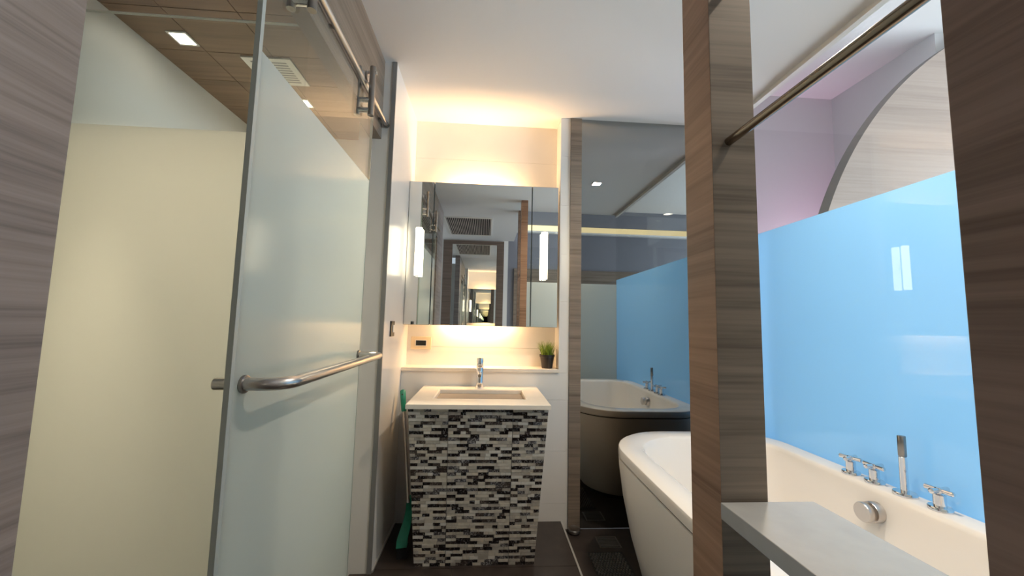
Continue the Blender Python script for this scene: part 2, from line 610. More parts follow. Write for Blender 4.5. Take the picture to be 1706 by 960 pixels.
# ---- entry: wood wall at left, header, back wall
struct(box('wall_left_entry', (-0.70, -0.60, 0.05, 0.567, -0.05, CEIL), 'wood_grey'), 'grey wood-grain wall panel at the left edge of the entry', 'wall')
struct(box('trim_4', (-0.66, -0.60, 0.567, 2.06, 2.235, CEIL), 'wood'), 'wood-grain header beam above the sliding glass door', 'trim')
struct(box('wall_rear_left', (-1.15, -1.00, -1.6, 0.40, -0.2, CEIL), 'white'), 'plain wall on the left of the entry behind the viewer', 'wall')
struct(box('wall_rear', (-1.15, 0.35, -1.75, -1.6, -0.2, CEIL), 'white'), 'white wall behind the viewer carrying the framed mirror', 'wall')
# ---- bedroom shell
BFX, BFY = 3.02, 3.07
struct(box('wall_bedroom_side', (XB - .06, XB + .02, 2.56, BFY, -0.2, BCEIL), 'bed_wall'), 'short wall closing the bedroom alcove behind the smoked mirror', 'wall')
struct(box('wall_bedroom_far', (XB, 3.15, BFY, BFY + .1, -0.2, BCEIL), 'bed_wall'), 'pale far wall of the bedroom alcove seen above the blue glass', 'wall')
struct(box('wall_bedroom_alcove', (BFX, BFX + .12, 2.276, BFY, -0.2, BCEIL), 'bed_wall'), 'pale side wall of the bedroom alcove beside the round panel', 'wall')
struct(box('wall_bedroom_head', (BFX + .12, 4.9, 2.276, 2.4, -0.2, BCEIL), 'white'), 'bedroom wall behind the round wood panel', 'wall')
struct(box('trim_5', (0.46, 4.7, -1.6, -1.57, 0.0, 2.20), 'wood'), 'wood-grain wainscot on the bedroom rear wall, seen in the mirrors', 'trim')
struct(box('wall_bedroom_rear', (0.35, 4.9, -1.75, -1.6, -0.2, BCEIL), 'navy'), 'dark blue-grey rear wall of the bedroom', 'wall')
bm = bmesh.new()
bx(bm, 4.75, 4.9, -1.6, -1.35, 0, BCEIL)
bx(bm, 4.75, 4.9, 1.95, 2.276, 0, BCEIL)
bx(bm, 4.75, 4.9, -1.35, 1.95, 0, 0.40)
bx(bm, 4.75, 4.9, -1.35, 1.95, 2.80, BCEIL)
struct(finish('wall_bedroom_right', bm, 'white'), 'bedroom wall holding the daylight window', 'wall')
w2 = empty('window_2', (4.8, 0.30, 0.40))
struct(w2, 'wide bedroom window letting in daylight', 'window')
for a in (-1.35, -0.25, 0.85, 1.91):
    box('window_mullion', (4.77, 4.82, a, a + .04, 0.40, 2.80), 'white_plastic', w2)
for a in (0.40, 2.76):
    box('window_rail', (4.77, 4.82, -1.35, 1.95, a, a + .04), 'white_plastic', w2)
for a, b in ((-1.31, -0.25), (-0.21, 0.85), (0.89, 1.91)):
    box('pane', (4.79, 4.796, a, b, 0.44, 2.76), 'glass', w2)

# ---- glass wall between tub and bedroom
g1 = empty('window_1', (XB + .006, 1.39, 0.56))
struct(g1, 'fixed glass wall beside the tub, blue frosted below and clear above', 'window')
tag(box('frosted_pane', (XB, XB + .012, 0.25, W, 0.56, 1.83), 'frost_blue', g1), 'sky-blue frosted lower glass')
tag(box('clear_pane', (XB, XB + .012, 0.25, W, 1.832, CEIL - .02), 'glass', g1), 'clear upper glass')
box('head_channel', (XB - .012, XB + .02, 0.25, W, CEIL - .026, CEIL), 'white_plastic', g1)
# below the frosted pane a white upstand carries the glass
struct(box('wall_tub_upstand', (XB, XB + .02, 0.25, 2.62, -0.2, 0.56), 'white'), 'low white upstand under the blue glass behind the tub', 'wall')
# ---- glass screen at the camera end of the tub
g2 = empty('window_3', (1.05, 0.25, -0.05))
struct(g2, 'glass screen at the near end of the bathtub, frosted below', 'window')
box('frosted_pane', (0.452, XB, 0.245, 0.257, -0.05, 1.77), 'frost', g2)
box('clear_pane', (0.452, XB, 0.245, 0.257, 1.772, CEIL), 'glass', g2)
# ---- shower screen facing the entry
g3 = empty('window_4', (-1.09, 1.39, 0.0))
struct(g3, 'fixed shower screen facing the entry, cream frosted with clear top', 'window')
tag(box('frosted_pane', (-1.50, -0.69, 1.385, 1.395, -0.01, 1.912), 'frost_panel', g3), 'cream-lit frosted lower glass')
box('clear_pane', (-1.50, -0.69, 1.385, 1.395, 1.913, 2.338), 'glass', g3)
box('top_edge', (-1.50, -0.69, 1.3845, 1.3955, 2.338, 2.341), 'white_plastic', g3)

# ================================================================== SLIDING DOOR
XG = -0.575
d1 = empty('door_1', (XG, 1.365, 0.0))
struct(d1, 'sliding glass shower door, frosted below, with long steel handle', 'door')
DY0, DY1 = 0.930, 1.805
tag(box('frosted_pane', (XG - .005, XG + .005, DY0, DY1, 0.015, 1.905), 'frost', d1), 'pale frosted lower glass')
tag(box('clear_pane', (XG - .005, XG + .005, DY0, DY1, 1.906, 2.262), 'glass', d1), 'clear upper glass')
tag(box('edge_seal', (XG - .007, XG + .0058, DY0 - .013, DY0, 0.015, 2.262), 'seal', d1), 'grey-green seal along the glass edge')
box('far_edge', (XG - .0055, XG + .0055, DY1, DY1 + .004, 0.015, 2.262), 'glass_edge', d1)
HZ = 1.092
bm = bmesh.new()
st = 0.095
xa = XG + .005
pts = [(xa, 0.966, HZ)]
R_ = 0.06
for k in range(0, 9):
    a = k / 8 * math.pi / 2
    pts.append((xa + st - R_ + R_ * math.sin(a), 0.966 + R_ - R_ * math.cos(a), HZ))
R2 = 0.018
for k in range(0, 7):
    a = k / 6 * math.pi / 2
    pts.append((xa + st - R2 + R2 * math.cos(a), 1.785 - R2 + R2 * math.sin(a), HZ))
pts.append((xa, 1.785, HZ))
tube(bm, pts, 0.0155, 20)
hd = finish('handle', bm, 'steel', d1, org(d1), smooth=True)
tag(hd, 'long bent brushed steel handle')
for yy in (0.966, 1.785):
    bm = bmesh.new()
    lathe(bm, (xa, yy, HZ), [(0.021, 0.0), (0.022, 0.003), (0.021, 0.007), (0.017, 0.008)], 28, 'X')
    finish('handle_collar', bm, 'steel_dark', hd, org(d1), smooth=True)
part_cyl('handle_stub', d1, (XG - .005, 0.966, HZ), (XG - .058, 0.966, HZ), 0.0145, 'steel')
part_cyl('handle_stub', d1, (XG - .005, 1.785, HZ), (XG - .03, 1.785, HZ), 0.0145, 'steel')
for yy in (1.105, 1.690):
    bm = bmesh.new()
    cyl(bm, (XG + .030, yy, 2.165), (XG + .030, yy, 2.395), 0.0135)
    h = finish('hanger', bm, 'steel_dark', d1, org(d1), smooth=True)
    part_cyl('hanger_back_bar', h, (XG - .012 - .018, yy, 2.165), (XG - .030, yy, 2.395), 0.0125, 'steel_dark').location = (0, 0, 0)
    for zz, rr in ((2.190, .012), (2.238, .012), (2.368, .008)):
        part_cyl('hanger_pin', h, (XG - .030, yy, zz), (XG + .048 if zz > 2.3 else XG + .030, yy, zz), rr, 'chrome')
    bm = bmesh.new()
    lathe(bm, (XG - .010, yy, 2.352), [(0.024, 0), (0.019, .006), (0.017, .010), (0.019, .014), (0.024, .020)], 28, 'X')
    finish('roller_wheel', bm, 'steel', h, org(h), smooth=True)
# children of hanger were built in the door's frame
for o in list(bpy.data.objects):
    if o.parent and o.parent.name.startswith('hanger') and o.type == 'MESH':
        o.location = (0, 0, 0)
rl = empty('door_rail', (XG, 1.31, 2.30))
tag(rl, 'steel sliding rail mounted along the wood header', 'rail')
part_cyl('rail_bar', rl, (XG, 0.57, 2.312), (XG, 2.052, 2.312), 0.0115, 'steel')
for yy in (0.75, 1.35, 1.99):
    part_cyl('rail_mount', rl, (-0.60, yy, 2.312), (XG, yy, 2.312), 0.009, 'steel_dark')
part_cyl('rail_end_cap', rl, (XG, 2.040, 2.312), (XG, 2.058, 2.312), 0.0145, 'steel_dark')

# ================================================================== POSTS, SHELF, RODS
po = box('wood_post', (0.375, 0.452, 0.606, 0.694, -0.05, CEIL), 'wood_warm_lit', bevel=0.001)
po.data.materials.append(M['wood'])
for p in po.data.polygons:
    if p.normal.y < -0.7:  # front keeps the plain laminate, other faces the painted warm light
        p.material_index = 1
tag(po, 'tall wood-grain post between the vanity and the bathtub', 'post')
jb = box('wood_post', (0.375, 0.452, 0.19, 0.277, -0.05, CEIL), 'wood_dark', bevel=0.001)
tag(jb, 'dark wood-grain post at the right edge of the entry', 'post')
sh = box('stone_shelf', (0.373, 0.527, 0.277, 0.640, 0.953, 0.978), 'shelf', bevel=0.0015)
# notch the shelf round the post: it stops at the post front
bpy.data.objects.remove(sh)
bm = bmesh.new()
bx(bm, 0.373, 0.527, 0.278, 0.605, 0.953, 0.978)
sh = finish('stone_shelf', bm, 'shelf', bevel=0.0015)
tag(sh, 'pale stone shelf spanning between the two wood posts', 'shelf')
for z_, lb in ((1.567, 'round bronze towel rail crossing in front of the blue glass'), (1.845, 'upper bronze towel rail high between the wood posts')):
    bm = bmesh.new()
    cyl(bm, (0.405, 0.277, z_), (0.405, 0.606, z_), 0.0072, seg=20)
    tag(finish('towel_rail', bm, 'bronze', smooth=True), lb, 'rail')

# ================================================================== VANITY
v = empty('mosaic_vanity', (-0.026, 2.3, 0.0))
tag(v, 'tapered vanity clad in black, grey and cream stone mosaic', 'vanity')
VT, VTL, VTR, VBL, VBR, VTY, VBY, VH = 0.817, -0.376, 0.329, -0.335, 0.283, 1.985, 2.112, 0.817
bm = bmesh.new()
in_ = 0.006
co = [(VBL + in_, VBY + in_, 0), (VBR - in_, VBY + in_, 0), (VBR - in_, W, 0), (VBL + in_, W, 0),
      (VTL + in_, VTY + in_, VH), (VTR - in_, VTY + in_, VH), (VTR - in_, W, VH), (VTL + in_, W, VH)]
vv = [bm.verts.new(c) for c in co]
for f in ((0, 3, 2, 1), (4, 5, 6, 7), (0, 1, 5, 4), (1, 2, 6, 5), (2, 3, 7, 6), (3, 0, 4, 7)):
    bm.faces.new([vv[i] for i in f])
body = finish('body', bm, 'mortar', v, org(v))
slope = math.atan2(VBY - VTY, VH)         # front leans toward the viewer at the top
SL = math.hypot(VH, VBY - VTY)
ROWS = 50
ph = SL / ROWS
TM = ['t_cream', 't_cream', 't_grey', 't_white', 't_dark', 't_dark', 't_slate']


def course(x0, x1):
    out = []
    x = x0
    while x < x1 - 0.004:
        w = random.choice((0.026, 0.036, 0.044, 0.052, 0.060, 0.072))
        if x1 - x - w < 0.018:
            w = x1 - x
        out.append((x, x + w))
        x += w
    return out


rot = Matrix.Rotation(slope, 4, 'X')
front_o = Vector((0, VBY, 0))


DARK = {}


def tile_mat(row, x0, x1, face):
    below = DARK.get((face, row - 1), [])
    over = sum(max(0, min(x1, b) - max(x0, a)) for a, b in below) / (x1 - x0)
    side = any(abs(x0 - q) < 0.003 for _, q in DARK.get((face, row), []))
    if random.random() < 0.74 * (1 - 0.88 * over) * (0.6 if side else 1.0):
        DARK.setdefault((face, row), []).append((x0, x1))
        return random.choice(('t_dark', 't_dark', 't_slate', 't_brown'))
    return random.choice(('t_cream', 't_cream', 't_grey', 't_grey', 't_white'))


tiles = []
for r in range(ROWS):
    zf = (r + .5) / ROWS
    xl = VBL + (VTL - VBL) * zf
    xr = VBR + (VTR - VBR) * zf
    for a, b in ((xl, -0.177), (-0.1755, 0.1475), (0.149, xr)):
        for x0, x1 in course(a, b):
            tiles.append((r, x0, x1))
single = [t for t in tiles if t[0] >= ROWS - 25][-300:]
single_set = set(single)
g = 0.0014
stuff = {}
for t in tiles:
    r, x0, x1 = t
    depth = 0.0068 + random.uniform(0, 0.0022)
    m = tile_mat(r, x0, x1, 'front')
    c = Vector(((x0 + x1) / 2, -depth / 2 + in_ * 0.9, (r + .5) * ph))
    size = Vector((x1 - x0 - g, depth, ph - g))
    wpos = front_o + rot @ c
    if t in single_set:
        o = link('mosaic_tile', unit_box(m), body)
        o.location = wpos - Vector(org(v))
        o.rotation_euler = (slope, 0, 0)
        o.scale = size
    else:
        stuff.setdefault(m, []).append((wpos, size, slope, 0))
# side cladding
for sgn, xb_, xt_ in ((-1, VBL, VTL), (1, VBR, VTR)):
    ang = math.atan2(xt_ - xb_, VH)
    for r in range(ROWS):
        zf = (r + .5) / ROWS
        y0 = VBY + (VTY - VBY) * zf
        for a, b in course(y0, W - .002):
            xx = xb_ + (xt_ - xb_) * zf - sgn * 0.004
            stuff.setdefault(tile_mat(r, a, b, sgn), []).append((Vector((xx, (a + b) / 2, zf * VH)), Vector((0.008, b - a - g, VH / ROWS - g)), 0, 0))
bm = bmesh.new()
order = list(stuff)
for mi, m in enumerate(order):
    for pos, size, sx, _ in stuff[m]:
        mat4 = Matrix.Translation(pos) @ Matrix.Rotation(sx, 4, 'X') @ Matrix.Diagonal((*size, 1))
        rr = bmesh.ops.create_cube(bm, size=1.0, matrix=mat4)
        for f in {f for q in rr['verts'] for f in q.link_faces}:
            f.material_index = mi
tag(finish('mosaic_field', bm, order, body, org(v)), 'remaining small mosaic strips', kind='stuff')
# countertop with rectangular cut-out and basin
CT0, CT1 = 0.818, 0.841
X0, X1, Y0, Y1 = -0.385, 0.338, 1.962, W - .001
SX0, SX1, SY0, SY1 = -0.266, 0.227, 2.115, 2.392
bm = bmesh.new()


def ringv(x0, x1, y0, y1, z):
    return [bm.verts.new(c) for c in ((x0, y0, z), (x1, y0, z), (x1, y1, z), (x0, y1, z))]


A = ringv(X0, X1, Y0, Y1, CT0)
B = ringv(X0, X1, Y0, Y1, CT1 - .002)
B2 = ringv(X0 + .002, X1 - .002, Y0 + .002, Y1, CT1)
C_ = ringv(SX0 - .008, SX1 + .008, SY0 - .006, SY1 + .004, CT1)
C2 = ringv(SX0, SX1, SY0, SY1, CT1 - .004)
D_ = ringv(SX0, SX1, SY0, SY1, CT0)


def bridge(a, b):
    for i in range(4):
        j = (i + 1) % 4
        bm.faces.new((a[i], a[j], b[j], b[i]))


for a, b in ((A, B), (B, B2), (B2, C_), (C_, C2), (C2, D_), (D_, A)):
    bridge(a, b)
ct = finish('countertop', bm, 'counter', v, org(v))
tag(ct, 'cream stone countertop')
bm = bmesh.new()
E0 = ringv(SX0 + .0005, SX1 - .0005, SY0 + .0005, SY1 - .0005, CT0 + .002)
E1 = ringv(SX0 + .012, SX1 - .012, SY0 + .02, SY1 - .010, CT0 - .085)
E2 = ringv(SX0 + .05, SX1 - .05, SY0 + .06, SY1 - .05, CT0 - .105)
bridge(E0, E1)
bridge(E1, E2)
bm.faces.new(E2)
bs = finish('basin', bm, 'basin', ct, org(v))
bm = bmesh.new()
lathe(bm, (-0.02, 2.255, CT0 - .1055), [(0.026, 0), (0.026, .003), (0.018, .004), (0.016, .002)], 28)
finish('drain_ring', bm, 'chrome', ct, org(v), smooth=True)

# faucet
fc = empty('basin_faucet', (-0.031, 2.455, CT1))
tag(fc, 'slim chrome cylinder faucet behind the vanity basin', 'faucet')
bm = bmesh.new()
lathe(bm, (-0.031, 2.455, CT1), [(0.026, 0), (0.026, .004), (0.0225, .006), (0.0225, .125), (0.0215, .128)], 32)
finish('column', bm, 'chrome', fc, org(fc), smooth=True)
bm = bmesh.new()
lathe(bm, (-0.031, 2.455, CT1 + .130), [(0.021, 0), (0.0222, .002), (0.0222, .052), (0.020, .056)], 32)
lv = finish('lever_cap', bm, 'chrome', fc, org(fc), smooth=True)
bm = bmesh.new()
cyl(bm, (-0.031, 2.455, CT1 + .17), (-0.031, 2.40, CT1 + .186), 0.005, 0.0045, 16)
finish('lever_pin', bm, 'chrome', lv, org(fc), smooth=True)
bm = bmesh.new()
tube(bm, [(-0.031, 2.445, CT1 + .098), (-0.031, 2.40, CT1 + .096), (-0.031, 2.345, CT1 + .090)], [0.0125, 0.012, 0.0115], 20)
sp = finish('spout', bm, 'chrome', fc, org(fc), smooth=True)
part_cyl('spout_outlet', sp, (-0.031, 2.3448, CT1 + .090), (-0.031, 2.340, CT1 + .0895), 0.009, 'steel_dark').location = (0, 0, 0)

# ================================================================== MIRROR CABINET + LAMPS
MY = 2.530
mc = empty('mirror_cabinet', (-0.033, 2.56, 1.226))
tag(mc, 'three-part mirror cabinet floating in the lit niche above the vanity', 'mirror')
box('carcass', (-0.527, 0.462, 2.546, 2.60, 1.232, 2.172), 'white_plastic', mc)
for a, b in ((-0.533, -0.3695), (-0.3655, 0.2865), (0.2910, 0.468)):
    dd = box('mirror_door', (a, b, MY, 2.545, 1.226, 2.178), 'mirror_edge', mc)
    box('mirror_glass', (a + .0015, b - .0015, MY - .0012, MY, 1.2275, 2.1765), 'mirror', dd, origin=org(mc))
for z_, n in ((2.080, 'upper'), (1.292, 'lower')):
    tag(box('led_strip', (-0.28, 0.16, 2.600, 2.610, z_ - .008, z_ + .002), 'strip', mc), n + ' warm light strip hidden behind the mirror')
for xx, lb in ((-0.452, 'glowing vertical tube lamp on the left mirror panel'), (0.372, 'glowing vertical tube lamp on the right mirror panel')):
    t = empty('tube_lamp', (xx, 2.50, 1.538))
    tag(t, lb, 'lamp', 'tube lamps on the vanity mirror')
    bm = bmesh.new()
    lathe(bm, (xx, 2.497, 1.541), [(0.019, 0), (0.0215, .003), (0.0215, .312), (0.019, .315)], 28)
    finish('diffuser', bm, 'tube', t, org(t), smooth=True)
    for z_ in (1.5385, 1.856):
        part_cyl('end_cap', t, (xx, 2.497, z_), (xx, 2.497, z_ + .0025), 0.0195, 'chrome')
    box('bracket', (xx - .008, xx + .008, 2.512, MY + .002, 1.69, 1.71), 'chrome', t)

# outlet in the niche, switch on the short wall
t = empty('wall_socket', (-0.440, 2.69, 1.06))
tag(t, 'cream socket plate with black insert in the lit niche', 'socket')
bm = bmesh.new()
bx(bm, -0.508, -0.372, 2.682, 2.690, 1.058, 1.143)
pl = finish('plate', bm, 'cream', t, org(t), bevel=0.003)
box('insert_frame', (-0.478, -0.402, 2.6795, 2.682, 1.080, 1.122), 'white_plastic', t)
box('socket_insert', (-0.474, -0.406, 2.678, 2.6796, 1.084, 1.118), 'black', t)
t = empty('light_switch', (XL, 2.235, 1.155))
tag(t, 'light switch with dark frame on the short white wall', 'switch')
box('plate', (XL, XL + .007, 2.195, 2.275, 1.160, 1.246), 'black', t)
box('rocker', (XL + .007, XL + .011, 2.228, 2.262, 1.182, 1.224), 'white_plastic', t)

# potted grass
px_, py_, pz_ = 0.416, 2.600, 0.953
t = empty('potted_grass', (px_, py_, pz_))
tag(t, 'small tuft of green grass in a black pot on the niche ledge', 'plant')
bm = bmesh.new()
lathe(bm, (px_, py_, pz_), [(0.034, 0), (0.036, .002), (0.047, .074), (0.051, .075), (0.052, .090), (0.048, .090), (0.046, .078)], 32)
po_ = finish('pot', bm, 'pot', t, org(t), smooth=True)
bm = bmesh.new()
lathe(bm, (px_, py_, pz_ + .078), [(0.0455, 0), (0.040, .004), (0.01, .006)], 24)
finish('soil', bm, 'soil', t, org(t), smooth=True)
bm = bmesh.new()
for i in range(210):
    a = random.uniform(0, 2 * math.pi)
    rr = 0.040 * math.sqrt(random.random())
    L = random.uniform(0.075, 0.128) * (1.05 - rr * 5)
    bend = rr * 0.8 + random.uniform(0.0, 0.014)
    base = Vector((px_ + rr * math.cos(a), py_ + rr * math.sin(a), pz_ + .078))
    dr = Vector((math.cos(a + random.uniform(-.5, .5)), math.sin(a + random.uniform(-.5, .5)), 0))
    sd = Vector((-dr.y, dr.x, 0)).lerp(Vector((random.uniform(-1, 1), random.uniform(-1, 1), 0)), .6).normalized()
    prev = None
    for k in range(5):
        f = k / 4
        p = base + Vector((0, 0, L * f * (1 - 0.12 * f))) + dr * bend * f * f
        p.x = min(p.x, 0.480)
        p.y = min(p.y, 2.684)
        w = 0.0022 * (1 - f) + 0.0002
        cur = (bm.verts.new(p - sd * w), bm.verts.new(p + sd * w))
        if prev:
            bm.faces.new((prev[0], prev[1], cur[1], cur[0]))
        prev = cur
tag(finish('grass_blades', bm, 'grass', t, org(t)), 'thin green grass blades', kind='stuff')

# green floor brush leaning between wall and vanity
q_top, q_grip, q_neck, q_head = Vector((-0.492, 2.405, 0.835)), Vector((-0.473, 2.374, 0.715)), Vector((-0.404, 2.262, 0.245)), Vector((-0.425, 2.175, 0.065))
t = empty('floor_brush', (-0.41, 2.18, 0.0))
tag(t, 'green-handled floor brush leaning beside the vanity', 'brush')
bm = bmesh.new()
dg = (q_top - q_grip)
tube(bm, [q_grip - dg * .02, q_grip + dg * .03, q_grip + dg * .5, q_top - dg * .08, q_top - dg * .03, q_top], [0.0125, 0.0145, 0.016, 0.0165, 0.013, 0.006], 18)
gr = finish('grip', bm, 'green', t, org(t), smooth=True)
ax = dg.normalized()
bm = bmesh.new()
c_ = q_top - ax * .026
cyl(bm, c_ + Vector((0.0, -0.0175, 0)), c_ + Vector((0.0, -0.012, 0)), 0.0045, seg=14)
finish('hang_hole', bm, 'gap', gr, org(t))
bm = bmesh.new()
tube(bm, [q_neck, q_grip], 0.0085, 16)
finish('pole', bm, 'steel', t, org(t), smooth=True)
bm = bmesh.new()
# curved head: swept flat section
hp = [Vector((-0.403, 2.266, 0.262)), Vector((-0.405, 2.252, 0.205)), Vector((-0.411, 2.228, 0.158)), Vector((-0.423, 2.196, 0.118)), Vector((-0.430, 2.172, 0.092)), Vector((-0.430, 2.160, 0.058))]
wd = [0.011, 0.016, 0.022, 0.028, 0.030, 0.030]
prev = None
for p, w in zip(hp, wd):
    ring = [bm.verts.new(p + Vector(c)) for c in ((-.010, 0, 0), (w * 1.5, .012, 0), (w * 1.5, .034, 0.01), (-.010, .024, 0.01))]
    if prev:
        for i in range(4):
            j = (i + 1) % 4
            bm.faces.new((prev[i], prev[j], ring[j], ring[i]))
    else:
        bm.faces.new(ring)
    prev = ring
bm.faces.new(prev[::-1])
finish('head', bm, 'green', t, org(t), bevel=0.002)
bm = bmesh.new()
for i in range(15):
    for j in range(6):
        x = -0.436 + i * .0037
        y = 2.166 + j * .005 + i * .0006
        bx(bm, x, x + .0028, y, y + .0034, 0.001, 0.066)
tag(finish('bristles', bm, 'bristle', t, org(t)), 'black bristles', kind='stuff')

# ================================================================== BATHTUB
TX0, TX1, TY0, TY1, TZ = 0.682, 1.652, 0.640, 2.290, 0.630


def outline(x0, x1, y0, y1, rl_, rr_, bow=0.02, n=16):
    """rounded rectangle, big radii on the room side"""
    P = []

    def arc(cx, cy, r, a0, a1):
        for k in range(n + 1):
            a = math.radians(a0 + (a1 - a0) * k / n)
            P.append([cx + r * math.cos(a), cy + r * math.sin(a)])

    def seg(p, q, m):
        for k in range(1, m):
            P.append([p[0] + (q[0] - p[0]) * k / m, p[1] + (q[1] - p[1]) * k / m])
    arc(x1 - rr_, y1 - rr_, rr_, 0, 90)
    seg((x1 - rr_, y1), (x0 + rl_, y1), 6)
    arc(x0 + rl_, y1 - rl_, rl_, 90, 180)
    seg((x0, y1 - rl_), (x0, y0 + rl_), 14)
    arc(x0 + rl_, y0 + rl_, rl_, 180, 270)
    seg((x0 + rl_, y0), (x1 - rr_, y0), 6)
    arc(x1 - rr_, y0 + rr_, rr_, 270, 360)
    seg((x1, y0 + rr_), (x1, y1 - rr_), 14)
    ym = (y0 + y1) / 2
    hh = (y1 - y0) / 2
    for p in P:   # slight belly on the room side
        if p[0] < (x0 + x1) / 2:
            t_ = ((p[1] - ym) / hh)
            p[0] += bow * t_ * t_ * ((x1 + x0) / 2 - p[0]) / ((x1 - x0) / 2)
    return P


def loft(bm, rings, close_last=False, close_first=False):
    R = [[bm.verts.new((p[0], p[1], z)) for p in pts] for pts, z in rings]
    for A_, B_ in zip(R, R[1:]):
        n = len(A_)
        for i in range(n):
            j = (i + 1) % n
            bm.faces.new((A_[i], A_[j], B_[j], B_[i]))
    if close_last:
        bm.faces.new(R[-1])
    if close_first:
        bm.faces.new(R[0][::-1])


def ol(l, r, n_, f, rl_, rr_):
    return outline(TX0 + l, TX1 - r, TY0 + n_, TY1 - f, rl_, rr_)


tb = empty('bathtub', (1.16, 1.46, -0.047))
tag(tb, 'white rounded bathtub standing against the blue frosted glass', 'bathtub')
bm = bmesh.new()
loft(bm, [
    (ol(.006, .0, .006, .006, .354, .244), TZ - .050),
    (ol(.0, .0, .0, .0, .36, .25), TZ - .044),
    (ol(.0, .0, .0, .0, .36, .25), TZ - .014),
    (ol(.004, .0, .004, .004, .356, .246), TZ - .004),
    (ol(.012, .002, .012, .012, .348, .24), TZ),
    (ol(.100, .082, .12, .10, .30, .22), TZ),
    (ol(.112, .092, .132, .112, .29, .21), TZ - .005),
    (ol(.120, .100, .14, .12, .28, .20), TZ - .020),
    (ol(.150, .125, .20, .17, .26, .19), TZ - .25),
    (ol(.180, .150, .26, .24, .24, .18), TZ - .40),
    (ol(.260, .220, .36, .34, .20, .15), TZ - .44),
], close_last=True)
rm = finish('shell', bm, 'tub', tb, org(tb), smooth=True)
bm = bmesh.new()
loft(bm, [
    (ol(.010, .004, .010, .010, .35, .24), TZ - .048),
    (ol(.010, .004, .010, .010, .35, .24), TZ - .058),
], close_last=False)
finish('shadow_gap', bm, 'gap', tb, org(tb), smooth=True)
bm = bmesh.new()
loft(bm, [
    (ol(.020, .010, .020, .020, .34, .23), TZ - .056),
    (ol(.002, .002, .002, .002, .358, .248), TZ - .057),
    (ol(.004, .004, .004, .004, .356, .246), TZ - .10),
    (ol(.022, .010, .022, .022, .34, .24), TZ - .25),
    (ol(.055, .02, .055, .055, .32, .23), TZ - .43),
    (ol(.100, .03, .100, .100, .29, .22), TZ - .60),
    (ol(.118, .03, .118, .118, .28, .21), TZ - .640),
], close_last=True)
finish('apron', bm, 'tub_apron', tb, org(tb), smooth=True)
bm = bmesh.new()
loft(bm, [(ol(.15, .05, .15, .15, .26, .2), -0.047), (ol(.15, .05, .15, .15, .26, .2), 0.0)], close_last=True, close_first=True)
finish('plinth', bm, 'gap', tb, org(tb))
bm = bmesh.new()
lathe(bm, (1.525, 1.477, 0.545), [(0.038, .02), (0.038, -.006), (0.036, -.009), (0.024, -.010), (0.024, -.022), (0.034, -.0225), (0.036, -.025), (0.036, -.040), (0.034, -.043), (0.01, -.0435)], 36, 'X')
tag(finish('overflow_knob', bm, 'steel', tb, org(tb), smooth=True), 'round metal overflow knob')

# deck valves and hand shower
for i, (x, y, ang, lb) in enumerate(((1.600, 1.632, 0.35, 'chrome cross-handle tub valve farthest from the viewer'),
                                     (1.606, 1.536, 0.05, 'chrome cross-handle tub valve just beyond the upright hand shower'),
                                     (1.606, 1.307, 0.15, 'chrome cross-handle tub valve nearest to the right-hand wood post'))):
    t = empty('tub_valve', (x, y, TZ))
    tag(t, lb, 'valve', 'cross-handle valves on the tub rim')
    bm = bmesh.new()
    lathe(bm, (x, y, TZ), [(0.033, 0), (0.033, .010), (0.031, .013), (0.014, .0135)], 32)
    finish('base', bm, 'chrome', t, org(t), smooth=True)
    bm = bmesh.new()
    lathe(bm, (x, y, TZ + .012), [(0.0175, 0), (0.0175, .040), (0.012, .042), (0.007, .043), (0.007, .050)], 24)
    finish('stem', bm, 'chrome', t, org(t), smooth=True)
    bm = bmesh.new()
    for k in range(2):
        a = ang + k * math.pi / 2
        d_ = Vector((math.cos(a), math.sin(a), 0)) * 0.042
        c0 = Vector((x, y, TZ + .067))
        tube(bm, [c0 - d_, c0 - d_ * .92, c0, c0 + d_ * .92, c0 + d_], [0.005, 0.0088, 0.0075, 0.0088, 0.005], 14)
    lathe(bm, (x, y, TZ + .058), [(0.010, 0), (0.012, .004), (0.012, .014), (0.009, .018)], 20)
    finish('cross_handle', bm, 'chrome', t, org(t), smooth=True)
x, y = 1.606, 1.421
t = empty('hand_shower', (x, y, TZ))
tag(t, 'upright chrome hand shower on the tub rim', 'shower')
bm = bmesh.new()
lathe(bm, (x, y, TZ), [(0.036, 0), (0.036, .010), (0.034, .014), (0.015, .0145)], 32)
finish('base', bm, 'chrome', t, org(t), smooth=True)
bm = bmesh.new()
lathe(bm, (x, y, TZ + .012), [(0.0125, 0), (0.0125, .130), (0.0115, .131)], 24)
finish('lower_tube', bm, 'chrome', t, org(t), smooth=True)
bm = bmesh.new()
lathe(bm, (x, y, TZ + .144), [(0.0115, 0), (0.0128, .002), (0.0128, .074), (0.0118, .076), (0.006, .0765)], 24)
finish('shower_head', bm, 'steel_dark', t, org(t), smooth=True)

